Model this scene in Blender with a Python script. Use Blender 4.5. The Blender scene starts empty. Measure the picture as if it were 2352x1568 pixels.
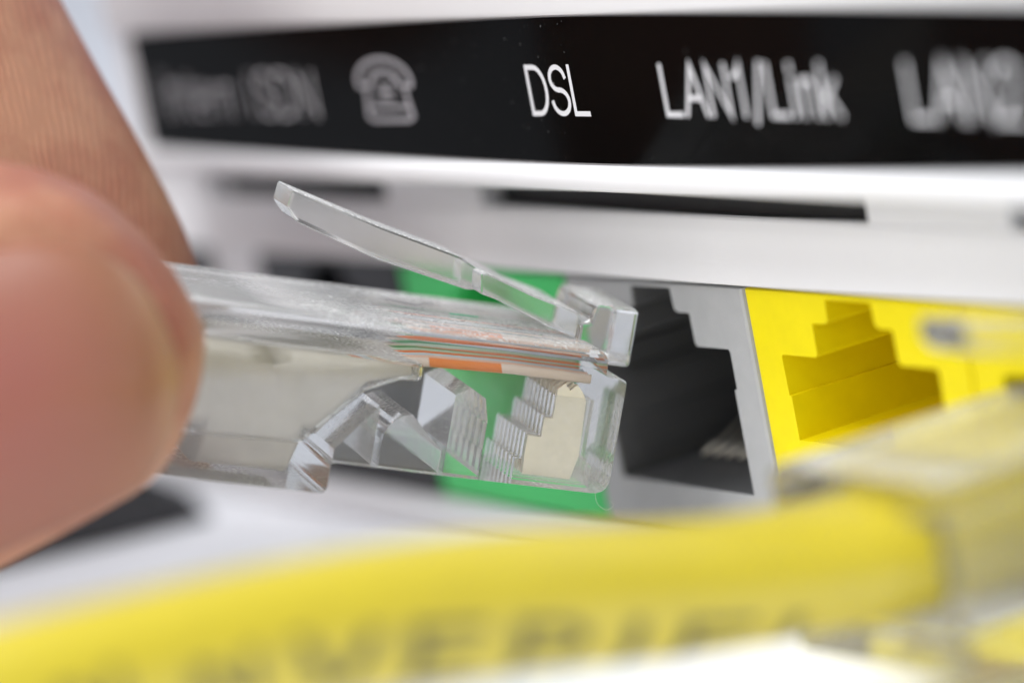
import bpy, bmesh, math, random
from mathutils import Vector, Matrix
random.seed(7)
R = math.radians
sc = bpy.context.scene
sc.unit_settings.scale_length = 0.01          # one unit = one centimetre

# ------------------------------------------------------------------ camera
AX_R = Vector((0.51882219, 0.8336918, -0.18916001))
AX_D = Vector((0.05155885, -0.25138258, -0.96651357))
AX_F = Vector((-0.85332597, 0.49169582, -0.17340705))
CAM = Vector((15.352, -10.063, 3.179))
cd = bpy.data.cameras.new('camera')
cam = bpy.data.objects.new('camera', cd)
sc.collection.objects.link(cam)
m = Matrix.Identity(4)
for i in range(3):
    m[i][0] = AX_R[i]; m[i][1] = -AX_D[i]; m[i][2] = -AX_F[i]; m[i][3] = CAM[i]
cam.matrix_world = m
cd.sensor_width = 36.0
cd.lens = 9500.0 / 2352.0 * 36.0
cd.clip_start = 0.5
cd.clip_end = 1000.0
cd.dof.use_dof = True
cd.dof.focus_distance = 18.68
cd.dof.aperture_fstop = cd.lens * 1e-3 / 0.84   # lens opening 0.84 cm across
cd.dof.aperture_blades = 0
sc.camera = cam

# ------------------------------------------------------------------ world and lamps
w = bpy.data.worlds.new("World"); sc.world = w; w.use_nodes = True
bg = w.node_tree.nodes['Background']
bg.inputs[0].default_value = (0.86, 0.90, 1.0, 1); bg.inputs[1].default_value = 0.60

def softbox(name, loc, aim, sx, sy, power, col=(1, 1, 1)):
    l = bpy.data.lights.new(name, 'AREA'); l.shape = 'RECTANGLE'; l.size = sx; l.size_y = sy
    l.energy = power; l.color = col
    o = bpy.data.objects.new(name, l); sc.collection.objects.link(o)
    o.location = loc
    o.rotation_euler = (Vector(aim) - Vector(loc)).to_track_quat('-Z', 'Y').to_euler()
    return o
softbox('softbox_overhead', (3, -13, 28), (0, -1, 0), 26, 22, 9000, (0.97, 0.985, 1.0))
softbox('softbox_front', (5, -22, 10), (0.8, 0, -0.3), 10, 10, 2350, (1.0, 0.98, 0.95))
softbox('fill_left', (-13, -5, 22), (-2.5, -2, -1), 12, 12, 1900, (0.93, 0.96, 1.0))  # added fill that brightens the hand-shaded table, no known source there

sc.view_settings.view_transform = 'Standard'
sc.view_settings.look = 'None'
sc.view_settings.exposure = 0.0
cy = sc.cycles
cy.max_bounces = 28; cy.transmission_bounces = 24; cy.glossy_bounces = 12; cy.diffuse_bounces = 5
cy.transparent_max_bounces = 16
cy.caustics_reflective = True; cy.caustics_refractive = True
cy.blur_glossy = 0.4
cy.sample_clamp_indirect = 8.0
cy.use_denoising = True
try:
    cy.denoiser = 'OPENIMAGEDENOISE'
except Exception:
    pass

# ------------------------------------------------------------------ materials
def newmat(name):
    mt = bpy.data.materials.new(name); mt.use_nodes = True
    nt = mt.node_tree
    return mt, nt, nt.nodes['Principled BSDF']

def plastic(name, col, rough=0.4, bump=0.0, scale=60, vary=0.0, sss=0.0, spec=0.5):
    mt, nt, p = newmat(name)
    p.inputs['Base Color'].default_value = (*col, 1)
    p.inputs['Roughness'].default_value = rough
    p.inputs['Specular IOR Level'].default_value = spec
    if sss:
        p.inputs['Subsurface Weight'].default_value = sss
        p.inputs['Subsurface Radius'].default_value = (0.12, 0.10, 0.05)
        p.inputs['Subsurface Scale'].default_value = 0.6
    tc = nt.nodes.new('ShaderNodeTexCoord')
    if bump:
        n = nt.nodes.new('ShaderNodeTexNoise'); n.inputs['Scale'].default_value = scale
        n.inputs['Detail'].default_value = 4
        nt.links.new(tc.outputs['Object'], n.inputs['Vector'])
        b = nt.nodes.new('ShaderNodeBump'); b.inputs['Strength'].default_value = bump
        b.inputs['Distance'].default_value = 0.01
        nt.links.new(n.outputs['Fac'], b.inputs['Height'])
        nt.links.new(b.outputs['Normal'], p.inputs['Normal'])
    if vary:
        n2 = nt.nodes.new('ShaderNodeTexNoise'); n2.inputs['Scale'].default_value = 9
        n2.inputs['Detail'].default_value = 6
        nt.links.new(tc.outputs['Object'], n2.inputs['Vector'])
        rp = nt.nodes.new('ShaderNodeValToRGB')
        rp.color_ramp.elements[0].position = 0.3; rp.color_ramp.elements[1].position = 0.7
        rp.color_ramp.elements[0].color = (*[c * (1 - vary) for c in col], 1)
        rp.color_ramp.elements[1].color = (*[min(1, c * (1 + vary)) for c in col], 1)
        nt.links.new(n2.outputs['Fac'], rp.inputs['Fac'])
        nt.links.new(rp.outputs['Color'], p.inputs['Base Color'])
    return mt

def specks(nt, tc, scale, lo, hi):
    n = nt.nodes.new('ShaderNodeTexNoise'); n.inputs['Scale'].default_value = scale
    n.inputs['Detail'].default_value = 2
    nt.links.new(tc.outputs['Object'], n.inputs['Vector'])
    r = nt.nodes.new('ShaderNodeMapRange'); r.inputs['From Min'].default_value = lo; r.inputs['From Max'].default_value = hi
    nt.links.new(n.outputs['Fac'], r.inputs['Value'])
    return r

def clear(name, rough=0.02, dust=0.25, tint=(0.985, 0.99, 0.985), allround=0.03, nose_haze=0.0):
    """clear polycarbonate with a scuffed, dusty skin"""
    mt, nt, p = newmat(name)
    p.inputs['Base Color'].default_value = (*tint, 1)
    p.inputs['Transmission Weight'].default_value = 1.0
    p.inputs['IOR'].default_value = 1.57
    tc = nt.nodes.new('ShaderNodeTexCoord')
    n = nt.nodes.new('ShaderNodeTexNoise'); n.inputs['Scale'].default_value = 3.0; n.inputs['Detail'].default_value = 6
    nt.links.new(tc.outputs['Object'], n.inputs['Vector'])
    r = nt.nodes.new('ShaderNodeMapRange')
    r.inputs['From Min'].default_value = 0.4; r.inputs['From Max'].default_value = 0.7
    r.inputs['To Min'].default_value = rough; r.inputs['To Max'].default_value = rough + 0.10
    nt.links.new(n.outputs['Fac'], r.inputs['Value'])
    nt.links.new(r.outputs['Result'], p.inputs['Roughness'])
    nb = nt.nodes.new('ShaderNodeTexNoise'); nb.inputs['Scale'].default_value = 22; nb.inputs['Detail'].default_value = 3
    nt.links.new(tc.outputs['Object'], nb.inputs['Vector'])
    b = nt.nodes.new('ShaderNodeBump'); b.inputs['Strength'].default_value = 0.02; b.inputs['Distance'].default_value = 0.01
    nt.links.new(nb.outputs['Fac'], b.inputs['Height']); nt.links.new(b.outputs['Normal'], p.inputs['Normal'])
    if dust:
        # dust lies on faces that look up: specks by noise, masked by the normal in object space
        d = nt.nodes.new('ShaderNodeBsdfDiffuse'); d.inputs['Color'].default_value = (0.80, 0.80, 0.79, 1)
        geo = nt.nodes.new('ShaderNodeTexCoord')
        sx = nt.nodes.new('ShaderNodeSeparateXYZ'); nt.links.new(geo.outputs['Normal'], sx.inputs[0])
        up = nt.nodes.new('ShaderNodeMapRange'); up.inputs['From Min'].default_value = 0.5; up.inputs['From Max'].default_value = 0.9
        nt.links.new(sx.outputs['Z'], up.inputs['Value'])
        s1 = specks(nt, tc, 60, 0.53, 0.63)
        pa = specks(nt, tc, 2.2, 0.42, 0.66)
        mu = nt.nodes.new('ShaderNodeMath'); mu.operation = 'MULTIPLY'
        nt.links.new(s1.outputs[0], mu.inputs[0]); nt.links.new(pa.outputs[0], mu.inputs[1])
        ad = nt.nodes.new('ShaderNodeMath'); ad.operation = 'MULTIPLY_ADD'
        nt.links.new(mu.outputs[0], ad.inputs[0]); ad.inputs[1].default_value = 0.8; ad.inputs[2].default_value = dust
        m2 = nt.nodes.new('ShaderNodeMath'); m2.operation = 'MULTIPLY'; m2.use_clamp = True
        nt.links.new(ad.outputs[0], m2.inputs[0]); nt.links.new(up.outputs[0], m2.inputs[1])
        mx = nt.nodes.new('ShaderNodeMixShader')
        m3 = nt.nodes.new('ShaderNodeMath'); m3.operation = 'ADD'; m3.use_clamp = True; m3.inputs[1].default_value = allround
        if nose_haze:
            # white haze mixed into the nose, imitating light scattered by the slits
            sp3 = nt.nodes.new('ShaderNodeSeparateXYZ'); nt.links.new(tc.outputs['Object'], sp3.inputs[0])
            mr = nt.nodes.new('ShaderNodeMapRange'); mr.inputs['From Min'].default_value = -0.42; mr.inputs['From Max'].default_value = -0.30
            nt.links.new(sp3.outputs['X'], mr.inputs['Value'])
            mz = nt.nodes.new('ShaderNodeMapRange'); mz.inputs['From Min'].default_value = 0.52; mz.inputs['From Max'].default_value = 0.40
            nt.links.new(sp3.outputs['Z'], mz.inputs['Value'])
            sc_ = specks(nt, tc, 25, -0.2, 0.8)
            q1 = nt.nodes.new('ShaderNodeMath'); q1.operation = 'MULTIPLY'; nt.links.new(mr.outputs[0], q1.inputs[0]); nt.links.new(mz.outputs[0], q1.inputs[1])
            q2 = nt.nodes.new('ShaderNodeMath'); q2.operation = 'MULTIPLY'; nt.links.new(q1.outputs[0], q2.inputs[0]); nt.links.new(sc_.outputs[0], q2.inputs[1])
            q3 = nt.nodes.new('ShaderNodeMath'); q3.operation = 'MULTIPLY_ADD'; q3.inputs[1].default_value = nose_haze; q3.inputs[2].default_value = allround
            nt.links.new(q2.outputs[0], q3.inputs[0]); nt.links.new(q3.outputs[0], m3.inputs[1])
        nt.links.new(m2.outputs[0], m3.inputs[0]); nt.links.new(m3.outputs[0], mx.inputs[0]); nt.links.new(p.outputs[0], mx.inputs[1]); nt.links.new(d.outputs[0], mx.inputs[2])
        nt.links.new(mx.outputs[0], nt.nodes['Material Output'].inputs['Surface'])
    return mt

def skin_mat():
    mt, nt, p = newmat('skin')
    p.inputs['Roughness'].default_value = 0.5
    p.inputs['Subsurface Weight'].default_value = 0.35
    p.inputs['Subsurface Radius'].default_value = (0.25, 0.10, 0.05)
    p.inputs['Subsurface Scale'].default_value = 0.5
    tc = nt.nodes.new('ShaderNodeTexCoord')
    n = nt.nodes.new('ShaderNodeTexNoise'); n.inputs['Scale'].default_value = 1.9; n.inputs['Detail'].default_value = 7; n.inputs['Roughness'].default_value = 0.6
    nt.links.new(tc.outputs['Object'], n.inputs['Vector'])
    rp = nt.nodes.new('ShaderNodeValToRGB')
    rp.color_ramp.elements[0].position = 0.36; rp.color_ramp.elements[0].color = (0.36, 0.125, 0.075, 1)
    rp.color_ramp.elements[1].position = 0.62; rp.color_ramp.elements[1].color = (0.50, 0.25, 0.15, 1)
    nt.links.new(n.outputs['Fac'], rp.inputs['Fac'])
    # ridges of the fingerprint: fine bands that run along the finger
    mp = nt.nodes.new('ShaderNodeMapping')
    nt.links.new(tc.outputs['Object'], mp.inputs['Vector'])
    wv = nt.nodes.new('ShaderNodeTexWave'); wv.wave_type = 'RINGS'; wv.rings_direction = 'SPHERICAL'
    mp.inputs['Location'].default_value = (4.6, 5.6, -1.2)
    wv.inputs['Scale'].default_value = 10.5; wv.inputs['Distortion'].default_value = 3.0
    wv.inputs['Detail'].default_value = 3; wv.inputs['Detail Scale'].default_value = 0.8
    nt.links.new(mp.outputs[0], wv.inputs['Vector'])
    np_ = nt.nodes.new('ShaderNodeTexNoise'); np_.inputs['Scale'].default_value = 70; np_.inputs['Detail'].default_value = 3
    nt.links.new(tc.outputs['Object'], np_.inputs['Vector'])
    ad = nt.nodes.new('ShaderNodeMath'); ad.operation = 'MULTIPLY_ADD'; ad.inputs[1].default_value = 0.5
    fd = nt.nodes.new('ShaderNodeTexNoise'); fd.inputs['Scale'].default_value = 7; fd.inputs['Detail'].default_value = 3
    nt.links.new(tc.outputs['Object'], fd.inputs['Vector'])
    fr = nt.nodes.new('ShaderNodeMapRange'); fr.inputs['From Min'].default_value = 0.35; fr.inputs['From Max'].default_value = 0.6
    nt.links.new(fd.outputs['Fac'], fr.inputs['Value'])
    fm = nt.nodes.new('ShaderNodeMath'); fm.operation = 'MULTIPLY'
    nt.links.new(wv.outputs['Fac'], fm.inputs[0]); nt.links.new(fr.outputs[0], fm.inputs[1])
    nt.links.new(np_.outputs['Fac'], ad.inputs[0]); nt.links.new(fm.outputs[0], ad.inputs[2])
    b = nt.nodes.new('ShaderNodeBump'); b.inputs['Strength'].default_value = 0.5; b.inputs['Distance'].default_value = 0.0045
    nt.links.new(ad.outputs[0], b.inputs['Height']); nt.links.new(b.outputs['Normal'], p.inputs['Normal'])
    mxc = nt.nodes.new('ShaderNodeMix'); mxc.data_type = 'RGBA'; mxc.blend_type = 'MULTIPLY'
    r2 = nt.nodes.new('ShaderNodeMapRange'); r2.inputs['To Min'].default_value = 0.92; r2.inputs['To Max'].default_value = 1.05
    nt.links.new(fm.outputs[0], r2.inputs['Value'])
    cmb = nt.nodes.new('ShaderNodeCombineColor')
    for k in range(3): nt.links.new(r2.outputs[0], cmb.inputs[k])
    mxc.inputs['Factor'].default_value = 1.0
    nt.links.new(rp.outputs['Color'], mxc.inputs['A']); nt.links.new(cmb.outputs[0], mxc.inputs['B'])
    nt.links.new(mxc.outputs['Result'], p.inputs['Base Color'])
    return mt

M = {}
M['white'] = plastic('white_plastic', (0.78, 0.78, 0.79), 0.6, 0.06, 90)
M['table'] = plastic('white_table', (0.93, 0.94, 0.975), 0.4)
M['strip'] = plastic('black_label', (0.002, 0.002, 0.002), 0.10, 0, spec=0.04)
nt = M['strip'].node_tree; p = nt.nodes['Principled BSDF']; tc = nt.nodes.new('ShaderNodeTexCoord')
s1 = specks(nt, tc, 48, 0.715, 0.76); s2 = specks(nt, tc, 1.1, 0.40, 0.62)
mu = nt.nodes.new('ShaderNodeMath'); mu.operation = 'MULTIPLY'; nt.links.new(s1.outputs[0], mu.inputs[0]); nt.links.new(s2.outputs[0], mu.inputs[1])
mx = nt.nodes.new('ShaderNodeMix'); mx.data_type = 'RGBA'; mx.inputs['A'].default_value = (0.002, 0.002, 0.002, 1); mx.inputs['B'].default_value = (0.2, 0.2, 0.2, 1)
nt.links.new(mu.outputs[0], mx.inputs['Factor']); nt.links.new(mx.outputs['Result'], p.inputs['Base Color'])
M['print'] = plastic('white_print', (0.64, 0.64, 0.66), 0.5)
M['print_grey'] = plastic('grey_print', (0.34, 0.33, 0.35), 0.5)
M['black'] = plastic('black_plastic', (0.010, 0.010, 0.012), 0.4)
M['dark_wedge'] = plastic('wedge_dark', (0.035, 0.035, 0.04), 0.55)
M['vent'] = plastic('vent_dark', (0.02, 0.02, 0.02), 0.5)
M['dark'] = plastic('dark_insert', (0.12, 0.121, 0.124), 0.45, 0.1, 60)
M['grey'] = plastic('grey_plastic', (0.40, 0.405, 0.41), 0.42, 0.12, 110, 0.04)
M['green'] = plastic('green_plastic', (0.055, 0.60, 0.15), 0.38, 0.05, 80)
M['yellow'] = plastic('yellow_plastic', (0.83, 0.69, 0.0), 0.5, 0.06, 110, 0.03, spec=0.3)
M['cable'] = plastic('yellow_cable_jacket', (0.60, 0.48, 0.006), 0.36, 0.05, 40, 0.04, sss=0.1, spec=0.8)
p = M['cable'].node_tree.nodes['Principled BSDF']; p.inputs['Coat Weight'].default_value = 0.3; p.inputs['Coat Roughness'].default_value = 0.22
M['ink'] = plastic('cable_ink', (0.085, 0.08, 0.035), 0.6)
M['jacket'] = plastic('beige_grey_jacket', (0.62, 0.585, 0.53), 0.5, 0.05, 30, 0.05)
M['clear'] = clear('clear_polycarbonate', nose_haze=0.13)
M['clear_plain'] = clear('clear_polycarbonate_dusty', 0.05, 0.17)
M['scuffed'] = clear('clear_polycarbonate_scuffed', 0.10, 0.30, allround=0.10)
M['orange'] = plastic('orange_insulation', (0.85, 0.20, 0.03), 0.4)
M['pale_orange'] = plastic('pale_orange_insulation', (0.85, 0.55, 0.42), 0.4)
mt, nt, p = newmat('striped_orange_insulation'); M['striped_orange'] = mt
tc = nt.nodes.new('ShaderNodeTexCoord'); wv = nt.nodes.new('ShaderNodeTexWave'); wv.bands_direction = 'X'
mp = nt.nodes.new('ShaderNodeMapping'); mp.inputs['Location'].default_value = (0.98, 0, 0); mp.inputs['Rotation'].default_value = (0, R(18), R(12))
wv.inputs['Scale'].default_value = 0.30
nt.links.new(tc.outputs['Object'], mp.inputs['Vector']); nt.links.new(mp.outputs[0], wv.inputs['Vector'])
rp = nt.nodes.new('ShaderNodeValToRGB'); rp.color_ramp.interpolation = 'CONSTANT'
rp.color_ramp.elements[0].color = (0.84, 0.70, 0.62, 1); rp.color_ramp.elements[1].color = (0.90, 0.24, 0.04, 1); rp.color_ramp.elements[1].position = 0.78
nt.links.new(wv.outputs['Fac'], rp.inputs['Fac']); nt.links.new(rp.outputs['Color'], p.inputs['Base Color'])
p.inputs['Roughness'].default_value = 0.4
M['green_w'] = plastic('green_insulation', (0.05, 0.33, 0.10), 0.4)
M['pale_green'] = plastic('pale_green_insulation', (0.55, 0.72, 0.56), 0.4)
M['blue_w'] = plastic('blue_insulation', (0.05, 0.12, 0.45), 0.4)
M['pale_blue'] = plastic('pale_blue_insulation', (0.62, 0.68, 0.78), 0.4)
M['brown_w'] = plastic('brown_insulation', (0.16, 0.07, 0.03), 0.4)
M['pale_brown'] = plastic('pale_brown_insulation', (0.68, 0.58, 0.50), 0.4)
mt, nt, p = newmat('contact_metal'); M['metal'] = mt
p.inputs['Base Color'].default_value = (0.95, 0.90, 0.79, 1); p.inputs['Metallic'].default_value = 1; p.inputs['Roughness'].default_value = 0.5
M['skin'] = skin_mat()
mt, nt, p = newmat('nail'); M['nail'] = mt
p.inputs['Roughness'].default_value = 0.34
p.inputs['Specular IOR Level'].default_value = 0.35
p.inputs['Subsurface Weight'].default_value = 0.3
p.inputs['Subsurface Radius'].default_value = (0.2, 0.08, 0.05); p.inputs['Subsurface Scale'].default_value = 0.4
# pink nail bed that turns to a pale horn-coloured free edge at the tip
tc = nt.nodes.new('ShaderNodeAttribute'); tc.attribute_name = 'edge'
nz = nt.nodes.new('ShaderNodeTexNoise'); nz.inputs['Scale'].default_value = 2.0
ad = nt.nodes.new('ShaderNodeMath'); ad.operation = 'MULTIPLY_ADD'; ad.inputs[1].default_value = 0.12
nt.links.new(nz.outputs['Fac'], ad.inputs[0]); nt.links.new(tc.outputs['Fac'], ad.inputs[2])
rp = nt.nodes.new('ShaderNodeValToRGB')
e = rp.color_ramp.elements; e[0].position = 0.25; e[0].color = (0.31, 0.115, 0.09, 1); e[1].position = 1.0; e[1].color = (0.40, 0.22, 0.12, 1)
k = e.new(0.70); k.color = (0.31, 0.13, 0.085, 1)
k = e.new(0.92); k.color = (0.33, 0.15, 0.085, 1)
k = e.new(0.985); k.color = (0.39, 0.205, 0.115, 1)
nt.links.new(ad.outputs[0], rp.inputs['Fac']); nt.links.new(rp.outputs['Color'], p.inputs['Base Color'])

# ------------------------------------------------------------------ helpers
C = sc.collection
def link(name, me, mat, parent=None, smooth=False):
    if mat is not None:
        me.materials.clear(); me.materials.append(mat)
    if smooth:
        for f in me.polygons: f.use_smooth = True
    o = bpy.data.objects.new(name, me); C.objects.link(o)
    if parent is not None: o.parent = parent
    return o
def from_bm(name, bm, mat, parent=None, smooth=False):
    bmesh.ops.recalc_face_normals(bm, faces=bm.faces)
    me = bpy.data.meshes.new(name); bm.to_mesh(me); bm.free()
    return link(name, me, mat, parent, smooth)
def thing(name, label, cat, loc=(0, 0, 0), group=None):
    o = bpy.data.objects.new(name, None); C.objects.link(o); o.location = loc
    o.empty_display_size = 0.3
    o['label'] = label; o['category'] = cat
    if group: o['group'] = group
    return o
def box(bm, x0, x1, y0, y1, z0, z1):
    v = [bm.verts.new((x, y, z)) for x in (x0, x1) for y in (y0, y1) for z in (z0, z1)]
    for q in ((0, 1, 3, 2), (4, 6, 7, 5), (0, 4, 5, 1), (2, 3, 7, 6), (0, 2, 6, 4), (1, 5, 7, 3)):
        bm.faces.new([v[i] for i in q])
def prism(bm, poly, f0, f1):
    """poly of 2-D points; f0/f1 map a point to 3-D on the two caps"""
    a = [bm.verts.new(f0(*p)) for p in poly]; b = [bm.verts.new(f1(*p)) for p in poly]
    n = len(poly)
    bm.faces.new(a); bm.faces.new(list(reversed(b)))
    for i in range(n): bm.faces.new((a[i], b[i], b[(i + 1) % n], a[(i + 1) % n]))
def bevel_all(bm, width, seg=2, ang=25):
    bmesh.ops.recalc_face_normals(bm, faces=bm.faces)
    ed = [e for e in bm.edges if len(e.link_faces) == 2 and e.calc_face_angle(0) > R(ang)]
    bmesh.ops.bevel(bm, geom=ed, offset=width, segments=seg, affect='EDGES', profile=0.5, clamp_overlap=True)
def tube(bm, pts, rad, n=12, caps=True, sq=None):
    rings = []
    for i, p in enumerate(pts):
        p = Vector(p)
        a = Vector(pts[max(0, i - 1)]); b = Vector(pts[min(len(pts) - 1, i + 1)])
        t = (b - a).normalized()
        up = Vector((0, 0, 1)) if abs(t.z) < 0.9 else Vector((1, 0, 0))
        s = t.cross(up).normalized(); u = s.cross(t)
        r = rad[i] if isinstance(rad, (list, tuple)) else rad
        rx, ry = r if isinstance(r, tuple) else (r, r)
        e_ = sq[i] if sq else 1.0
        cs = lambda v: math.copysign(abs(v) ** e_, v)
        rings.append([bm.verts.new(p + s * (cs(math.cos(k * 2 * math.pi / n)) * rx) + u * (cs(math.sin(k * 2 * math.pi / n)) * ry)) for k in range(n)])
    for a, b in zip(rings, rings[1:]):
        for k in range(n): bm.faces.new((a[k], a[(k + 1) % n], b[(k + 1) % n], b[k]))
    if caps: bm.faces.new(rings[0]); bm.faces.new(list(reversed(rings[-1])))
def boolean(base, cutters, op='DIFFERENCE'):
    for c in cutters:
        md = base.modifiers.new('b', 'BOOLEAN'); md.operation = op; md.solver = 'EXACT'; md.object = c
    bpy.context.view_layer.update()
    dg = bpy.context.evaluated_depsgraph_get()
    me = bpy.data.meshes.new_from_object(base.evaluated_get(dg), depsgraph=dg)
    base.modifiers.clear()
    old = base.data; base.data = me; bpy.data.meshes.remove(old)
    for c in cutters:
        d = c.data; bpy.data.objects.remove(c); bpy.data.meshes.remove(d)
    return base

# stroke lettering: every glyph is a list of polylines in a box 1 high; (width, strokes)
def arc(cx, cz, rx, rz, a0, a1, n=12):
    return [(cx + rx * math.cos(R(a0 + (a1 - a0) * i / n)), cz + rz * math.sin(R(a0 + (a1 - a0) * i / n))) for i in range(n + 1)]
G = {
 'D': (0.64, [[(0, 0), (0, 1), (0.25, 1)] + arc(0.25, 0.5, 0.36, 0.5, 90, -90, 18)[1:] + [(0, 0)]]),
 'S': (0.58, [arc(0.28, 0.745, 0.265, 0.255, 12, 180, 12) + arc(0.28, 0.745, 0.265, 0.24, 190, 262, 6) + arc(0.28, 0.265, 0.29, 0.245, 82, -10, 8) + arc(0.28, 0.265, 0.29, 0.265, -20, -172, 14)]),
 'L': (0.50, [[(0, 1), (0, 0), (0.46, 0)]]),
 'A': (0.64, [[(-0.02, 0), (0.30, 1), (0.62, 0)], [(0.10, 0.34), (0.50, 0.34)]]),
 'N': (0.62, [[(0, 0), (0, 1), (0.56, 0), (0.56, 1)]]),
 '1': (0.40, [[(0.0, 0.78), (0.14, 0.82), (0.24, 1.0), (0.24, 0)]]),
 '2': (0.56, [arc(0.26, 0.73, 0.26, 0.27, 170, -30, 12) + [(0.0, 0.0), (0.54, 0.0)]]),
 '/': (0.36, [[(0.0, -0.14), (0.32, 1.04)]]),
 'I': (0.16, [[(0.04, 0), (0.04, 1)]]),
 'i': (0.16, [[(0.04, 0), (0.04, 0.70)], [(0.04, 0.88), (0.04, 1)]]),
 'n': (0.46, [[(0, 0), (0, 0.70)], [(0, 0.48)] + arc(0.19, 0.47, 0.19, 0.24, 170, 0, 8) + [(0.38, 0)]]),
 'k': (0.46, [[(0, 0), (0, 1)], [(0.36, 0.70), (0.02, 0.28)], [(0.13, 0.40), (0.40, 0)]]),
 't': (0.28, [[(0.12, 0.9), (0.12, 0.12), (0.16, 0.02), (0.26, 0.02)], [(-0.02, 0.68), (0.26, 0.68)]]),
 'e': (0.46, [[(0.02, 0.36), (0.40, 0.36)] + arc(0.21, 0.36, 0.20, 0.35, 0, 300, 14)]),
 'r': (0.30, [[(0, 0), (0, 0.70)], [(0, 0.46), (0.08, 0.64), (0.24, 0.68)]]),
 'E': (0.54, [[(0.50, 1), (0, 1), (0, 0), (0.50, 0)], [(0, 0.52), (0.44, 0.52)]]),
 'R': (0.60, [[(0, 0), (0, 1), (0.28, 1)] + arc(0.28, 0.75, 0.24, 0.25, 90, -90, 10)[1:] + [(0, 0.5)], [(0.30, 0.5), (0.54, 0)]]),
 'F': (0.50, [[(0, 0), (0, 1), (0.48, 1)], [(0, 0.52), (0.40, 0.52)]]),
 'V': (0.60, [[(0, 1), (0.29, 0), (0.58, 1)]]),
 'C': (0.62, [arc(0.31, 0.5, 0.31, 0.5, 45, 315, 18)]),
 ' ': (0.30, []),
}
def lay(text, gap=0.13):
    x = 0; out = []
    for ch in text:
        wd, st = G[ch]
        for s in st: out.append([(x + a, b) for a, b in s])
        x += wd + gap
    return out, x - gap
def ribbon(bm, pl, hw, f, sub=0.0):
    """flat band of half width hw along polyline pl, mitred joints; f maps 2-D to 3-D"""
    if sub:
        q = [pl[0]]
        for a, b in zip(pl, pl[1:]):
            k = max(1, int(math.hypot(b[0] - a[0], b[1] - a[1]) / sub))
            q += [(a[0] + (b[0] - a[0]) * i / k, a[1] + (b[1] - a[1]) * i / k) for i in range(1, k + 1)]
        pl = q
    P = [Vector(p) for p in pl]
    closed = (P[0] - P[-1]).length < 1e-6 and len(P) > 3
    if closed: P = P[:-1]
    n = len(P); L = []; Rr = []
    for i in range(n):
        d0 = (P[i] - P[i - 1]) if (i > 0 or closed) else (P[1] - P[0])
        d1 = (P[(i + 1) % n] - P[i]) if (i < n - 1 or closed) else (P[i] - P[i - 1])
        d0 = d0.normalized(); d1 = d1.normalized()
        n0 = Vector((-d0.y, d0.x)); n1 = Vector((-d1.y, d1.x))
        mm = n0 + n1
        mm = n0 if mm.length < 1e-4 else mm.normalized()
        k = hw / max(0.35, mm.dot(n0))
        e = P[i].copy()
        if not closed and i == 0: e -= d1 * hw * 0.98
        if not closed and i == n - 1: e += d0 * hw * 0.98
        L.append(bm.verts.new(f(*(e + mm * k)))); Rr.append(bm.verts.new(f(*(e - mm * k))))
    for i in range(n if closed else n - 1):
        j = (i + 1) % n
        bm.faces.new((L[i], Rr[i], Rr[j], L[j]))

# ------------------------------------------------------------------ table
bm = bmesh.new()
box(bm, -120, 60, -7.5, 120, -3.5, -1.46)
tb = from_bm('table', bm, M['table']); tb['kind'] = 'structure'

# ------------------------------------------------------------------ router
router = thing('router', 'white router back with black label strip and a row of coloured sockets', 'router', (0, 0, -1.46))
RZ = 1.46
def rfrom(name, bm, mat, smooth=False):
    o = from_bm(name, bm, mat, router, smooth); o.location = (0, 0, RZ); return o

XL, XR = -5.42, 7.0
def ztop(x): return 1.318 - 0.0011 * (x + 0.2) ** 2
def zbot(x): return 0.642 + 0.0010 * (x + 0.3) ** 2
# upper shell: swept profile, its left corner rounded back
bm = bmesh.new()
xs = [(XL, 3.0)] + [(XL + 0.32 * (1 - math.cos(math.pi / 2 * k / 7)), 0.32 * (1 - math.sin(math.pi / 2 * k / 7))) for k in range(8)]
xs += [(XL + 0.32 + (XR - XL - 0.32) * i / 30, 0.0) for i in range(1, 31)]
rings = []
for x, s in xs:
    zb = zbot(x) - 0.012; zt = ztop(x) + 0.012
    pr = [(0.9, 3.0), (-0.05, 2.9), (-0.30, 2.2), (-0.372, 1.7), (-0.378, zt + 0.02), (-0.366, zt), (-0.335, zt - 0.003),
          (-0.335, zb + 0.003), (-0.366, zb), (-0.379, zb - 0.008), (-0.387, zb - 0.024), (-0.391, zb - 0.05), (-0.389, zb - 0.08),
          (-0.376, zb - 0.108), (-0.34, zb - 0.124), (-0.28, zb - 0.130), (-0.1, zb - 0.134), (0.35, zb - 0.136)]
    rings.append([bm.verts.new((x, y + s if s < 2 else 3.0, z)) for y, z in pr])
for a, b in zip(rings, rings[1:]):
    for k in range(len(a) - 1): bm.faces.new((a[k], a[k + 1], b[k + 1], b[k]))
us = rfrom('upper_shell', bm, M['white'], True)
us.data.set_sharp_from_angle(angle=R(32))

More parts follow.
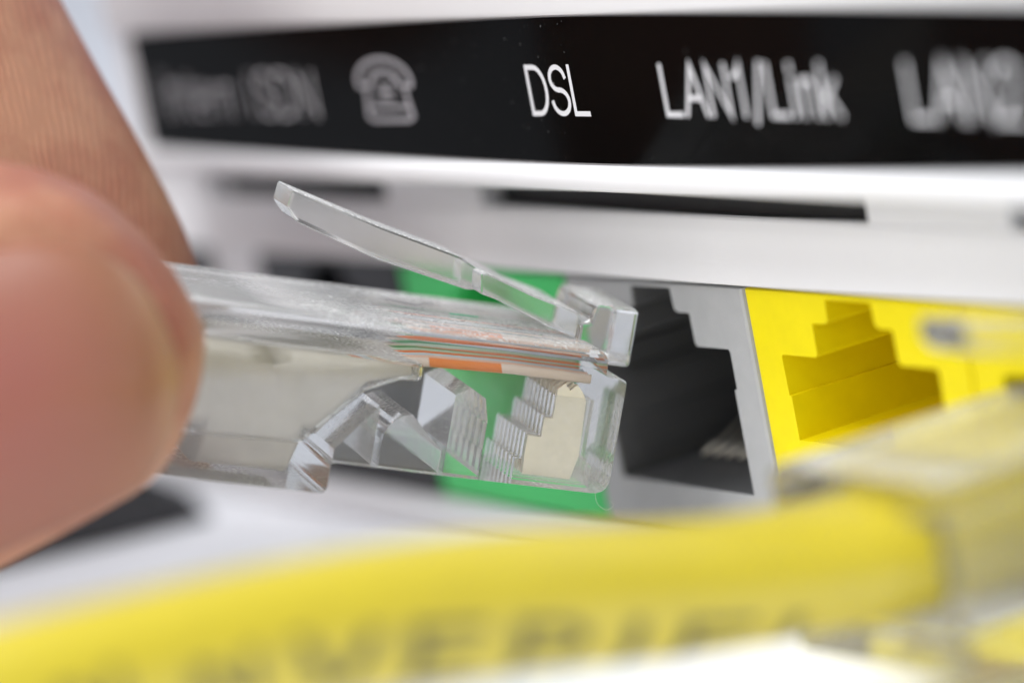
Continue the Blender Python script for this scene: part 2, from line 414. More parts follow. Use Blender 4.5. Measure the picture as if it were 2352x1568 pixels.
# vent panel below the shell: webs between the slots, then the curved lip over the sockets
ZS0, ZS1 = 0.288, 0.525
PX0 = -6.6
slots = [(-5.30, -3.27), (-2.32, 0.93), (1.92, 5.2)]
edges = [PX0] + [v for s in slots for v in s] + [XR]
for i in range(0, len(edges), 2):
    bm = bmesh.new(); box(bm, edges[i], edges[i + 1], 0.10, 0.34, ZS0, ZS1)
    rfrom('vent_web', bm, M['white'])
bm = bmesh.new()
prof = [(0.15, ZS0 - 0.002), (0.112, ZS0 - 0.002), (0.10, ZS0 - 0.012), (0.082, 0.23), (0.062, 0.17), (0.034, 0.09), (0.010, 0.03), (0.0, 0.006), (0.004, 0.0), (0.34, 0.0), (0.34, 0.03), (0.15, 0.06)]
prism(bm, prof, lambda y, z: (PX0, y, z), lambda y, z: (XR, y, z))
rfrom('lower_lip', bm, M['white'])
for a, b in slots:
    bm = bmesh.new()
    prism(bm, [(0.152, ZS0 - 0.01), (0.23, ZS0 - 0.01), (0.23, ZS1 + 0.02), (1.4, ZS1 + 0.02), (1.4, ZS0 - 0.06), (0.152, ZS0 - 0.06)], lambda y, z: (a + 0.002, y, z), lambda y, z: (b - 0.002, y, z))
    rfrom('vent_slot', bm, M['vent'])
bm = bmesh.new()
prism(bm, [(-0.012, -1.285), (-0.02, -1.30), (-0.02, -1.44), (3, -1.44), (3, -1.285)], lambda y, z: (-6.6, y, z), lambda y, z: (XR, y, z))
rfrom('bottom_shell', bm, M['white'])
bm = bmesh.new(); box(bm, -6.6, XR, 1.5, 3.0, -1.28, 3.0)
rfrom('rear_body', bm, M['white'])

# black strip with its print
bm = bmesh.new()
x0s, x1s = -4.95, XR - 0.1
top = [(x, ztop(x)) for x in [x0s + 0.03 + (x1s - x0s - 0.03) * i / 40 for i in range(41)]]
bot = [(x, zbot(x)) for x in [x0s + 0.03 + (x1s - x0s - 0.03) * i / 40 for i in range(41)]]
c0 = [(x0s, ztop(x0s) - 0.03), (x0s + 0.008, ztop(x0s) - 0.01)]
c1 = [(x0s + 0.008, zbot(x0s) + 0.01), (x0s, zbot(x0s) + 0.03)]
outline = c0 + top + list(reversed(bot)) + c1
prism(bm, outline, lambda x, z: (x, -0.352, z), lambda x, z: (x, -0.338, z))
rfrom('label_strip', bm, M['strip'])
def strip_text(text, xa, xb, zbase, cap, hw=0.098, gap=0.15):
    st_, wd = lay(text, gap)
    hz = hw * cap * 0.5 * 2
    bm = bmesh.new(); sx = (xb - xa - hz * 0.8) / wd; k = 0
    for s in st_:
        k += 1
        pl = [(xa + hz * 0.4 + a * sx, zbase + hz * 0.5 + b * (cap - hz)) for a, b in s]
        y = -0.3535 - 0.00003 * k
        ribbon(bm, pl, hz * 0.5, lambda x, z: (x, y, z))
    for f in bm.faces:
        f.normal_update()
        if f.normal.y > 0: f.normal_flip()
    me = bpy.data.meshes.new('label_text'); bm.to_mesh(me); bm.free()
    o = link('label_text', me, M['print'], router); o.location = (0, 0, RZ); return o
strip_text('Intern ISDN', -4.68, -2.95, 0.838, 0.245, hw=0.07, gap=0.16)['label'] = 'white lettering reading Intern ISDN'
strip_text('DSL', -0.905, -0.40, 0.860, 0.240)['label'] = 'white lettering reading DSL'
strip_text('LAN1/Link', 0.215, 1.54, 0.860, 0.240)['label'] = 'white lettering reading LAN1/Link'
strip_text('LAN2', 2.00, 2.74, 0.850, 0.250)['label'] = 'white lettering reading LAN2'
# telephone pictogram
bm = bmesh.new()
T = lambda x, z: (-2.50 + x * 0.525, -0.3538, 0.828 + z * 0.315)
T2 = lambda x, z: (-2.50 + x * 0.525, -0.3541, 0.828 + z * 0.315)
hand = [(0.0, 0.62)] + arc(0.5, 0.62, 0.5, 0.36, 178, 2, 16) + [(1.0, 0.62), (0.98, 0.55), (0.80, 0.55), (0.74, 0.66)] + arc(0.5, 0.66, 0.24, 0.12, 0, 180, 8) + [(0.20, 0.55), (0.02, 0.55), (0.0, 0.62)]
ribbon(bm, hand, 0.035, T)
ribbon(bm, [(0.14, 0.45), (0.10, 0.08), (0.16, 0.02), (0.84, 0.02), (0.92, 0.08), (0.86, 0.45)], 0.035, T2)
ribbon(bm, [(0.16, 0.22), (0.86, 0.22)], 0.03, lambda x, z: (-2.50 + x * 0.525, -0.3544, 0.828 + z * 0.315))
for k, (px, pz) in enumerate([(0.40, 0.56), (0.50, 0.56), (0.60, 0.56), (0.40, 0.46), (0.50, 0.46), (0.60, 0.46), (0.40, 0.36), (0.50, 0.36), (0.60, 0.36)]):
    ribbon(bm, [(px - 0.015, pz), (px + 0.015, pz)], 0.028, lambda x, z: (-2.50 + x * 0.525, -0.3547 - k * 0.0001, 0.828 + z * 0.315))
for f in bm.faces:
    f.normal_update()
    if f.normal.y > 0: f.normal_flip()
me = bpy.data.meshes.new('telephone_symbol'); bm.to_mesh(me); bm.free()
o = link('telephone_symbol', me, M['print_grey'], router); o.location = (0, 0, RZ); o['label'] = 'white outline of a telephone'

# sockets
def jack(xa, xb, mat, inner, label, floor=-1.02, pins=True, front=0.05):
    xc = (xa + xb) / 2 + 0.0
    za, zb = -1.265, -0.028
    h = [(-0.56, floor), (0.56, floor)]
    if floor < -0.8: h += [(0.56, -0.515), (0.58, -0.512)]
    else: h += [(0.56, -0.515), (0.575, -0.512)]
    h += [(0.58, -0.335), (0.57, -0.322), (0.315, -0.322), (0.30, -0.305), (0.297, -0.165), (0.20, -0.163), (0.175, -0.15), (0.17, -0.05)]
    hole = h + [(-x, z) for x, z in reversed(h[2:])]
    bm = bmesh.new()
    bv = 0.022
    of = [bm.verts.new((x, front, z)) for x, z in ((xa + bv, za + bv), (xb - bv, za + bv), (xb - bv, zb - 0.004), (xa + bv, zb - 0.004))]
    om = [bm.verts.new((x, front + 0.007, z)) for x, z in ((xa + bv * 0.3, za + bv * 0.3), (xb - bv * 0.3, za + bv * 0.3), (xb - bv * 0.3, zb - 0.001), (xa + bv * 0.3, zb - 0.001))]
    o2 = [bm.verts.new((x, front + bv, z)) for x, z in ((xa, za), (xb, za), (xb, zb), (xa, zb))]
    ob = [bm.verts.new((x, 1.45, z)) for x, z in ((xa, za), (xb, za), (xb, zb), (xa, zb))]
    hf = [bm.verts.new((xc + x, front, z)) for x, z in hole]
    cx_, cz_ = xc, -0.5
    e = []
    for L in (of, hf):
        for i in range(len(L)): e.append(bm.edges.new((L[i], L[(i + 1) % len(L)])))
    bmesh.ops.triangle_fill(bm, use_beauty=True, edges=e)
    for A, B in ((of, om), (om, o2), (o2, ob)):
        for i in range(4): bm.faces.new((A[i], A[(i + 1) % 4], B[(i + 1) % 4], B[i]))
    hb = [bm.verts.new((xc + x, front + 0.012, z)) for x, z in hole]
    for i in range(len(hole)): bm.faces.new((hf[i], hf[(i + 1) % len(hole)], hb[(i + 1) % len(hole)], hb[i]))
    root = rfrom('socket', bm, mat); root['label'] = label
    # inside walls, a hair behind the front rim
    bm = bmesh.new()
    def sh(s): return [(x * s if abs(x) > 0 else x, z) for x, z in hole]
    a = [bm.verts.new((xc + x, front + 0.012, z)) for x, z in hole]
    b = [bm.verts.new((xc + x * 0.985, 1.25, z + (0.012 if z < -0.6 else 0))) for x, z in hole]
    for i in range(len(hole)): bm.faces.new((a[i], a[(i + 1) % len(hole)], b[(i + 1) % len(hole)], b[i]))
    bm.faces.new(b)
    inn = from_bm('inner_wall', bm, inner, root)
    if floor < -0.8 and pins:
        for zr, hh in ((-0.40, 0.012), (-0.57, 0.02), (-0.76, 0.015), (-0.90, 0.02)):
            bm = bmesh.new(); box(bm, xc - 0.585, xc - 0.540, front + 0.10, 1.2, zr - hh, zr + hh)
            from_bm('guide_rib', bm, inner, root)
    if pins:
        bm = bmesh.new()
        for k in range(9):
            xk = xc - 0.46 + k * 0.102 + 0.0
            box(bm, xk - 0.022, xk + 0.022, 0.52, 0.62, floor + 0.012, floor + 0.06)
        from_bm('pin_comb', bm, inner, root)['kind'] = 'stuff'
        for k in range(8):
            xk = xc - 0.357 + k * 0.102
            bm = bmesh.new()
            tube(bm, [(xk, 0.40, floor + 0.035), (xk, 0.52, floor + 0.07), (xk, 0.85, floor + 0.24), (xk, 1.2, floor + 0.36)], 0.0095, 8)
            from_bm('contact_pin', bm, M['metal'], root, True)
    return root
jack(-6.6, -5.44, M['black'], M['black'], 'black socket at the far left end', pins=False)
jack(-4.80, -3.215, M['black'], M['black'], 'black telephone socket', pins=False)
jack(-3.205, -1.615, M['green'], M['green'], 'green socket', pins=False)
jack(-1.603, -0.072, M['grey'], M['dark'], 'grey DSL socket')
jack(-0.060, 1.528, M['yellow'], M['yellow'], 'yellow LAN1 socket', floor=-0.72, pins=False)
jack(1.540, 3.120, M['yellow'], M['yellow'], 'yellow LAN2 socket', pins=False)
bm = bmesh.new(); box(bm, -5.435, -4.805, 0.10, 0.5, -1.27, -0.01)
rfrom('filler_panel', bm, M['white'])

# ------------------------------------------------------------------ modular plug, local x along the plug (nose +), y away from the latch viewer, z up
def plug_meshes():
    """clear body with its hollows and the sprung latch"""
    W = 0.584
    f0 = lambda u, h: (u, -W, h); f1 = lambda u, h: (u, W, h)
    def rounded(poly, rad, n=5):
        out = []
        for i in range(len(poly)):
            p = Vector(poly[i]); a = Vector(poly[i - 1]) - p; b = Vector(poly[(i + 1) % len(poly)]) - p
            r = rad[i]
            if not r: out.append(tuple(p)); continue
            a.normalize(); b.normalize(); s_ = p + a * r; e_ = p + b * r
            for k in range(n + 1):
                t = k / n; out.append(tuple(s_ * (1 - t) ** 2 + p * 2 * t * (1 - t) + e_ * t * t))
        return out
    bm = bmesh.new()
    prism(bm, rounded([(-2.15, 0.66), (-2.15, -0.145), (-1.32, -0.145), (-1.32, 0.0), (0.0, 0.0), (0.0, 0.54), (-0.105, 0.54), (-0.105, 0.66)],
                      [0.05, 0.03, 0.04, 0.03, 0.085, 0.03, 0.02, 0.06]), lambda u, h: (u, -0.7, h), lambda u, h: (u, 0.7, h))
    bmesh.ops.recalc_face_normals(bm, faces=bm.faces)
    body = from_bm('tmp', bm, None)
    bm = bmesh.new()
    prism(bm, rounded([(-W, -0.3), (W, -0.3), (W, 0.66), (-W, 0.66)], [0, 0, 0.085, 0.085], 6), lambda w_, h: (-2.3, w_, h), lambda w_, h: (0.2, w_, h))
    cross = from_bm('tmp', bm, None)
    boolean(body, [cross], 'INTERSECT')
    bm = bmesh.new(); bm.from_mesh(body.data)
    bmesh.ops.remove_doubles(bm, verts=bm.verts, dist=1e-5)
    bevel_all(bm, 0.016, 2, 50)
    bm.to_mesh(body.data); bm.free()
    bm = bmesh.new()
    prism(bm, [(-0.181, 0.60), (-0.10, 0.60), (-0.10, 0.555), (0.10, 0.555), (0.10, 0.83), (-0.115, 0.83), (-0.13, 0.745), (-0.181, 0.735)], lambda u, h: (u, -0.30, h), lambda u, h: (u, 0.30, h))
    bevel_all(bm, 0.022, 3)
    anchor = from_bm('tmp', bm, None)
    boolean(body, [anchor], 'UNION')
    cut = []
    def cutter(poly, wa, wb, bv=0.0):
        bm = bmesh.new(); prism(bm, poly, lambda u, h: (u, wa, h), lambda u, h: (u, wb, h))
        if bv: bevel_all(bm, bv, 2)
        cut.append(from_bm('tmp', bm, None))
    # cable tunnel, its floor rising to the wires
    cutter([(-2.3, 0.035), (-1.46, 0.06), (-1.20, 0.33), (-1.05, 0.40), (-0.95, 0.41), (-0.95, 0.49), (-1.20, 0.50), (-2.3, 0.50)], -0.50, 0.50, 0.02)
    # windows in the underside: strain relief wedge and two pockets
    cutter([(-1.295, -0.3), (-1.295, 0.05), (-1.14, 0.24), (-1.115, 0.27), (-1.115, -0.3)], -0.46, 0.46)
    arch = [(-1.085, -0.3), (-1.085, 0.12)] + [(-0.955 + 0.13 * math.cos(a), 0.12 + 0.13 * math.sin(a)) for a in [math.pi - 0.2 - i * 0.33 for i in range(5)]] + [(-0.80, 0.10), (-0.80, -0.3)]
    cutter(arch, -0.48, 0.48)
    cutter([(-0.77, -0.3), (-0.77, 0.36), (-0.70, 0.40), (-0.625, 0.36), (-0.60, 0.26), (-0.60, -0.3)], -0.44, 0.44)
    # eight slits for the contacts
    for k in range(8):
        wk = -0.357 + 0.102 * k
        cutter([(-0.43, -0.2), (-0.43, 0.10), (-0.40, 0.10), (-0.40, 0.22), (-0.33, 0.22), (-0.33, 0.31), (-0.29, 0.31), (-0.29, 0.41), (-0.10, 0.41), (-0.10, 0.14), (-0.06, 0.10), (-0.06, -0.2)], wk - 0.027, wk + 0.027)
    boolean(body, cut)
    me_body = body.data; bpy.data.objects.remove(body)
    # latch
    # hinge plate with shoulders, then the narrower tongue
    bm1 = bmesh.new()
    prism(bm1, [(-0.185, 0.664), (-0.32, 0.695), (-0.60, 0.792), (-0.675, 0.808), (-0.69, 0.90), (-0.655, 0.908), (-0.42, 0.835), (-0.20, 0.785), (-0.185, 0.77)], lambda u, h: (u, -0.30, h), lambda u, h: (u, 0.30, h))
    bevel_all(bm1, 0.012, 2)
    hinge = from_bm('tmp', bm1, None)
    bm2 = bmesh.new()
    prism(bm2, [(-0.62, 0.805), (-0.70, 0.80), (-1.14, 0.882), (-1.545, 1.005), (-1.60, 1.065), (-1.59, 1.15), (-1.148, 1.035), (-0.757, 0.95), (-0.62, 0.885)], lambda u, h: (u, -0.155, h), lambda u, h: (u, 0.155, h))
    bevel_all(bm2, 0.012, 2)
    tongue = from_bm('tmp', bm2, None)
    boolean(hinge, [tongue], 'UNION')
    me_latch = hinge.data; bpy.data.objects.remove(hinge)
    for me in (me_body, me_latch):
        for f in me.polygons: f.use_smooth = False
    me_body.name = 'plug_body'; me_latch.name = 'latch'
    return me_body, me_latch
ME_BODY, ME_LATCH = plug_meshes()

def blade_mesh():
    bm = bmesh.new()
    prism(bm, [(-0.38, 0.03), (-0.385, 0.11), (-0.385, 0.21), (-0.32, 0.21), (-0.32, 0.30), (-0.28, 0.30), (-0.28, 0.44), (-0.25, 0.47), (-0.22, 0.44), (-0.19, 0.47), (-0.16, 0.44), (-0.135, 0.40), (-0.125, 0.14), (-0.15, 0.03)], lambda u, h: (u, -0.019, h), lambda u, h: (u, 0.019, h))
    bmesh.ops.recalc_face_normals(bm, faces=bm.faces)
    me = bpy.data.meshes.new('contact_blade'); bm.to_mesh(me); bm.free(); me.materials.append(M['metal'])
    return me
ME_BLADE = blade_mesh()

def fill_plug(root, body_mat, wires, jacket_mat, jacket_pts, jacket_rad, sq=None):
    link('plug_body', ME_BODY.copy(), body_mat, root)
    link('latch', ME_LATCH.copy(), M['scuffed'], root)
    for k in range(8):
        o = bpy.data.objects.new('contact_blade', ME_BLADE); C.objects.link(o); o.parent = root
        o.location = (0, -0.357 + 0.102 * k, 0)
    for k in range(8):
        wk = -0.357 + 0.102 * k
        bm = bmesh.new()
        tube(bm, [(-1.5, wk * 0.7, 0.38), (-1.15, wk * 0.85, 0.455), (-0.9, wk, 0.487), (-0.5, wk, 0.502), (-0.13, wk, 0.502)], 0.022, 12)
        o = from_bm('wire', bm, M[wires[k]], root, True)
        o['label'] = wires[k].replace('_w', '').replace('_', ' ') + ' wire'
    bm = bmesh.new(); tube(bm, jacket_pts, jacket_rad, 32, True, sq)
    return from_bm('cable_jacket', bm, jacket_mat, root, True)

# the plug held in the hand
Mw = [[0.24273347811812918, 0.9585591725317859, 0.14914681141698444], [0.9054163996092439, -0.2790543936838681, 0.31992153519943395], [-0.3482837950857169, -0.05738430204251487, 0.9356310383691767]]
plug = thing('network_plug', 'clear network plug held between the fingers in front of the grey socket', 'network plug')
S = 0.987
pm = Matrix.Identity(4)
ORI = (-0.91786, -0.51054, -0.78784)
for i in range(3):
    pm[i][0] = Mw[i][0] * S; pm[i][1] = -Mw[i][1] * S; pm[i][2] = Mw[i][2] * S; pm[i][3] = ORI[i]
plug.matrix_world = pm
WIRES = ['striped_orange', 'pale_orange', 'pale_blue', 'orange', 'pale_green', 'green_w', 'pale_brown', 'brown_w']
fill_plug(plug, M['clear'], WIRES, M['jacket'],
          [(-6.0, 0.1, 0.1), (-4, 0.05, 0.2), (-2.9, 0, 0.265), (-2.2, 0, 0.262), (-1.86, 0, 0.262), (-1.84, 0, 0.182), (-1.57, 0, 0.182), (-1.55, 0, 0.268), (-1.45, 0, 0.275), (-1.20, 0, 0.408), (-0.98, 0, 0.435)],
          [(0.27, 0.27), (0.27, 0.27), (0.40, 0.235), (0.485, 0.212), (0.485, 0.212), (0.48, 0.292), (0.48, 0.292), (0.485, 0.206), (0.485, 0.198), (0.47, 0.062), (0.42, 0.035)],
          [1, 1, 0.8, 0.45, 0.4, 0.35, 0.35, 0.4, 0.4, 0.5, 0.6])

# the yellow patch cable already plugged in
patch = thing('patch_cable', 'yellow printed network cable with clear plug pushed into the yellow socket', 'network cable')
px = Matrix.Identity(4)
for i, c in enumerate(((0, 1, 0), (-1, 0, 0), (0, 0, 1))):
    for r_ in range(3): px[r_][i] = c[r_] * 0.985
px.translation = (2.30, 0.96, -1.02)
patch.matrix_world = px
inv = px.inverted()
path = [(2.30, 0.0, -0.72), (2.30, -0.6, -0.71), (2.30, -1.15, -0.70), (2.30, -1.6, -0.65), (2.29, -2.1, -0.565), (2.26, -2.7, -0.435), (2.22, -3.4, -0.32), (2.16, -4.2, -0.245), (2.08, -5.0, -0.22), (1.95, -6.0, -0.34), (1.8, -7.4, -0.55)]
prad = [(0.46, 0.27), (0.46, 0.27), (0.43, 0.26), (0.35, 0.255), (0.29, 0.265)] + [(0.275, 0.275)] * 6
def smooth_path(P, n=6):
    out = []
    for i in range(len(P) - 1):
        p0 = P[max(0, i - 1)]; p1 = P[i]; p2 = P[i + 1]; p3 = P[min(len(P) - 1, i + 2)]
        for k in range(n):
            t = k / n
            out.append(tuple(0.5 * ((2 * b) + (-a + c) * t + (2 * a - 5 * b + 4 * c - d) * t * t + (-a + 3 * b - 3 * c + d) * t ** 3) for a, b, c, d in zip(p0, p1, p2, p3)))
    out.append(tuple(P[-1])); return out
sp = smooth_path(path); sr = smooth_path(prad)
lp = [inv @ Vector(p) for p in sp]
fill_plug(patch, M['clear_plain'], WIRES, M['cable'], lp, sr)
# print on the cable: lettering laid on its surface, towards the viewer
cum = [0]
for a, b in zip(lp, lp[1:]): cum.append(cum[-1] + (b - a).length)
def on_cable(s, ang, lift):
    i = 0
    while i < len(cum) - 2 and cum[i + 1] < s: i += 1
    t = (s - cum[i]) / (cum[i + 1] - cum[i])
    p = lp[i].lerp(lp[i + 1], t); d = (lp[min(i + 2, len(lp) - 1)] - lp[max(i - 1, 0)]).normalized()
    sd = d.cross(Vector((0, 0, 1))).normalized(); up = sd.cross(d)
    rx = sr[i][0] + (sr[i + 1][0] - sr[i][0]) * t; ry = sr[i][1] + (sr[i + 1][1] - sr[i][1]) * t
    return p + sd * (math.cos(ang) * (rx + lift)) + up * (math.sin(ang) * (ry + lift))
def cable_text(text, s0, size, gap=0.26, a_lo=45, a_hi=-6, tw=17):
    st_, wd = lay(text, gap)
    bm = bmesh.new(); k = 0
    for pl in st_:
        k += 1; lf = 0.0015 + 0.00006 * k
        ribbon(bm, pl, 0.075, lambda x, z: on_cable(s0 - x * size, math.pi + R(a_lo + (a_hi - a_lo) * z + tw * x * size), lf), sub=0.2)
    o = from_bm('printed_text', bm, M['ink'], patch)
    return o
cable_text('C', 5.35, 0.42, a_lo=26, a_hi=-18)
cable_text('N N', 4.72, 0.36, a_lo=28, a_hi=-16)
cable_text('VERIFI', 3.80, 0.49, 0.36)

# ------------------------------------------------------------------ hand
person = thing('person', 'fingers and thumb of a person pinching the clear plug', 'person', (-1.0, -4.0, 0.6))
def camp(px_, py_, d):
    """a point measured from the photograph, at a known distance"""
    return CAM + (AX_R * ((px_ - 1176) / 9500) + AX_D * ((py_ - 784) / 9500) + AX_F) * d
TO = Vector((-0.6162, -3.2685, 0.4531))
TA, TC = 0.8075, 0.62
NC, NS = R(17), R(51)
TOP = [(-1400, 250), (-400, 325), (-200, 342), (0, 368), (100, 390), (200, 430), (250, 465), (300, 508), (350, 560), (400, 622), (440, 690), (458, 728), (468, 752), (472, 770)]
BOT = [(-1400, 1560), (-400, 1490), (-200, 1400), (0, 1305), (100, 1250), (200, 1195), (300, 1140), (350, 1106), (400, 1040), (440, 950), (458, 890), (468, 830), (470.5, 800), (472, 770)]
def lerp_tab(tab, v):
    if v <= tab[0][0]: return tab[0][1]
    for (a, fa), (b, fb) in zip(tab, tab[1:]):
        if v <= b: return fa + (fb - fa) * (v - a) / (b - a)
    return tab[-1][1]
PXC = 17.44 / 9500
def nail_span(x):
    q = max(0.0, x) / 0.735
    if q >= 1: return -1
    if x < -1.1: return NS * math.sqrt(max(0.0004, 1 - ((-x - 1.1) / 0.56) ** 2))     # rounded cuticle end
    return (NS + R(10) * min(1, q * 1.4)) * (1 - q ** 9) ** 0.6
def thumb_pt(x, ph, off=0.0, fold=True):
    xp = 30 + x / PXC
    t_, b_ = lerp_tab(TOP, xp), lerp_tab(BOT, xp)
    mid = ((t_ + b_) / 2 - 840) * PXC; e2 = (b_ - t_) / 2 * PXC
    q = min(1, max(0, x) / TA)
    s2 = math.sqrt(max(0, 1 - q * q)); s3 = max(0, 1 - q ** 3.2) ** 0.45
    front = math.cos(ph)
    e3 = TC * (s3 if front > 0 else 0.6 * s3 + 0.4 * s2)
    if x < -1.2: e3 *= 1 + 0.08 * (-x - 1.2)
    g = 1.0
    if fold and x > -1.66:
        sp_ = nail_span(x)
        d_ = abs((ph - NC + math.pi) % (2 * math.pi) - math.pi) - sp_
        if sp_ > 0:
            if d_ > 0: g = 1 + 0.085 * math.exp(-((d_ - R(15)) / R(11)) ** 2) * (1 if x < 0.3 else max(0, 1 - (x - 0.3) / 0.4)) * (1 if math.sin(ph) < 0 else 0.3) - 0.11 * math.exp(-(d_ / R(5)) ** 2)
            else: g = 0.955
    p = AX_D * (e2 * math.sin(ph) * (g if fold and abs(math.sin(ph)) < 0.97 else 1)) - AX_F * (e3 * math.cos(ph) * g)
    n = p.normalized()
    return TO + AX_R * x + AX_D * mid + AX_F * (0.10 * max(0, -x) * 0.3) + p + n * off
def loft(bm, rings):
    vs = [[bm.verts.new(p) for p in r] for r in rings]
    n = len(vs[0])
    for a, b in zip(vs, vs[1:]):
        for k in range(n): bm.faces.new((a[k], a[(k + 1) % n], b[(k + 1) % n], b[k]))
    bm.faces.new(vs[0]); bm.faces.new(list(reversed(vs[-1])))
bm = bmesh.new()
xs_t = [0.811 * math.sin(math.pi / 2 * k / 26) for k in range(26, 0, -1)]
xs_t[0] = 0.8105
xs_t += [-0.08 * k for k in range(0, 40)] + [-3.2 - 0.3 * k for k in range(8)]
loft(bm, [[thumb_pt(x, 2 * math.pi * k / 72) for k in range(72)] for x in xs_t])
# index finger, bent down behind the plug
ipts = [(238, 1085), (190, 990), (80, 810), (-60, 570), (-250, 150), (-450, -300), (-700, -800), (-1250, -1300), (-1900, -1500), (-2800, -1400), (-3700, -1000)]
irad = [(0.30, 0.25), (0.70, 0.50), (0.89, 0.60), (0.935, 0.64), (0.86, 0.68), (0.81, 0.70), (0.84, 0.76), (0.88, 0.82), (0.90, 0.86), (0.95, 0.92), (1.05, 1.0)]
idep = [19.66, 19.68, 19.70, 19.68, 19.62, 19.6, 19.58, 19.65, 19.8, 20.0, 20.2]
P3 = smooth_path([tuple(camp(a, b, d)) for (a, b), d in zip(ipts, idep)], 5)
R3 = smooth_path(irad, 5)
def flat_tube(bm, P, Rr, n=40):
    rings = []
    for i in range(len(P)):
        t = (Vector(P[min(len(P) - 1, i + 1)]) - Vector(P[max(0, i - 1)])).normalized()
        s_ = t.cross(AX_F).normalized(); u_ = s_.cross(t).normalized()
        rings.append([Vector(P[i]) + s_ * (Rr[i][0] * math.cos(2 * math.pi * k / n)) + u_ * (Rr[i][1] * math.sin(2 * math.pi * k / n)) for k in range(n)])
    loft(bm, rings)
flat_tube(bm, P3, R3)
# the rest of the hand, outside the frame: ball of the thumb, palm, three curled fingers
def limb(pts, rad, dep):
    flat_tube(bm, smooth_path([tuple(camp(a, b, d)) for (a, b), d in zip(pts, dep)], 4), smooth_path(rad, 4), 20)
limb([(-1500, 830), (-2600, 760), (-3900, 500), (-5400, 500), (-7000, 700)], [(0.95, 0.9), (1.1, 1.1), (1.5, 1.5), (1.9, 1.6), (1.9, 1.6)], [17.4, 17.8, 19.0, 20.5, 22.0])
limb([(-3500, -1000), (-4000, -500), (-4700, 0), (-5600, 450)], [(1.0, 1.0), (1.5, 1.6), (1.8, 1.8), (1.9, 1.7)], [20.3, 21.3, 21.6, 21.4])
for k, (dz, dy) in enumerate(((21.8, 0), (23.3, 120), (24.6, 330))):
    limb([(-3900, -700 + dy), (-2800, -1050 + dy), (-1900, -900 + dy), (-1500, -300 + dy), (-1800, 250 + dy), (-2400, 380 + dy)], [(1.0, 1.0), (0.88, 0.86), (0.8, 0.8), (0.75, 0.72), (0.7, 0.66), (0.35, 0.35)], [dz - 0.3, dz, dz, dz, dz - 0.2, dz - 0.2])
hand = from_bm('tmp', bm, None)
rm = hand.modifiers.new('r', 'REMESH'); rm.mode = 'VOXEL'; rm.voxel_size = 0.035; rm.use_smooth_shade = True
sm = hand.modifiers.new('s', 'SMOOTH'); sm.iterations = 2; sm.factor = 0.5
bpy.context.view_layer.update()
dg = bpy.context.evaluated_depsgraph_get()
me = bpy.data.meshes.new_from_object(hand.evaluated_get(dg), depsgraph=dg)
bpy.data.objects.remove(hand)
bpy.context.view_layer.update()
ho = link('hand', me, M['skin'], person, True); ho.location = -person.location
# thumbnail
bm = bmesh.new()
nx, na = 34, 28
grid = []
for i in range(nx + 1):
    x = -1.65 + (0.7345 + 1.65) * (1 - (1 - i / nx) ** 1.6)
    sp_ = max(0.02, nail_span(x))
    row = []
    for j in range(na + 1):
        t = -1 + 2 * j / na
        ph = NC + sp_ * t
        row.append(bm.verts.new(thumb_pt(x, ph, 0.022 * (1 - abs(t) ** 6) + 0.006, False)))
    grid.append(row)
for a, b in zip(grid, grid[1:]):
    for j in range(na): bm.faces.new((a[j], a[j + 1], b[j + 1], b[j]))
bmesh.ops.recalc_face_normals(bm, faces=bm.faces)
bmesh.ops.solidify(bm, geom=bm.faces[:], thickness=0.03)
ly = bm.verts.layers.float.new('edge')
ax = AX_R
for v in bm.verts:
    d_ = v.co - TO
    x_ = d_.dot(AX_R); y_ = (d_.dot(AX_D) - 0.15) / 0.82
    v[ly] = math.sqrt(max(0, x_ / 0.735) ** 2 + (y_ * (0.9 if x_ > -0.3 else 0.6)) ** 2)
no = from_bm('thumbnail', bm, M['nail'], person, True); no.location = -person.location

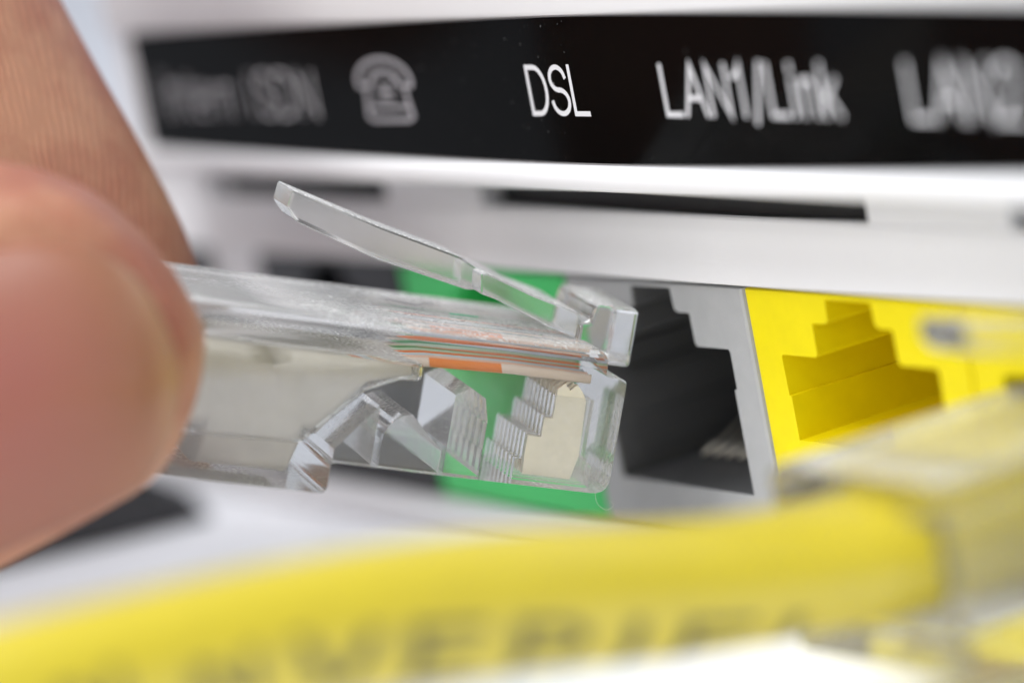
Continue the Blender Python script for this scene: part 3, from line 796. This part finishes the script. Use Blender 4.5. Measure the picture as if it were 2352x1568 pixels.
# ------------------------------------------------------------------ lint
def lint(label, pts, rad, mat):
    bm = bmesh.new(); c0 = Vector(pts[0])
    tube(bm, [Vector(p) - c0 for p in smooth_path(pts, 4)], rad, 6)
    o = from_bm('lint_fibre', bm, mat, None, True); o.location = c0
    o['label'] = label; o['category'] = 'lint'; o['group'] = 'lint on the clear plug'
def on_plug(u, wn, h): return tuple(pm @ Vector((u, -wn, h)))
M['lint_green'] = plastic('lint_green', (0.05, 0.55, 0.28), 0.6)
M['lint_dark'] = plastic('lint_dark', (0.08, 0.08, 0.10), 0.6)
M['lint_white'] = plastic('lint_white', (0.5, 0.5, 0.48), 0.6)
lint('short straight green fibre lying on top of the clear plug', [on_plug(-0.73, 0.05, 0.666), on_plug(-0.66, 0.06, 0.668), on_plug(-0.59, 0.05, 0.667)], 0.0028, M['lint_green'])
lint('thin dark bent fibre lying on top of the clear plug', [on_plug(-0.98, -0.18, 0.667), on_plug(-0.94, -0.10, 0.67), on_plug(-0.85, -0.08, 0.668), on_plug(-0.80, -0.16, 0.672), on_plug(-0.74, -0.2, 0.668)], 0.002, M['lint_dark'])
lint('pale curled hair hanging below the nose of the clear plug', [on_plug(-0.05, 0.55, 0.002), on_plug(-0.03, 0.55, -0.05), on_plug(0.02, 0.55, -0.075), on_plug(0.05, 0.55, -0.05), on_plug(0.03, 0.55, -0.03)], 0.0008, M['lint_white'])

# ------------------------------------------------------------------ dark wedge on the table, made up for a dark shape of unknown kind
dark_wedge = thing('added_dark_wedge', 'made-up dark blurred wedge lying on the white table under the thumb', 'dark wedge', (-5.1, -0.38, -1.455))
dark_wedge.rotation_euler = (0, 0, R(-19))
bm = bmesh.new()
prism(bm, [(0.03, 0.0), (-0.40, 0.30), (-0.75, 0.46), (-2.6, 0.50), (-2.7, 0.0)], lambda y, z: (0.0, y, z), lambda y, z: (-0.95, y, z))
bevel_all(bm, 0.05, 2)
from_bm('wedge_body', bm, M['dark_wedge'], dark_wedge)
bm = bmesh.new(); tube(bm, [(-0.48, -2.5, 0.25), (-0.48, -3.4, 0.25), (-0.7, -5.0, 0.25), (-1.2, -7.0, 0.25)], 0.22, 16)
from_bm('wedge_tube', bm, M['dark_wedge'], dark_wedge, True)
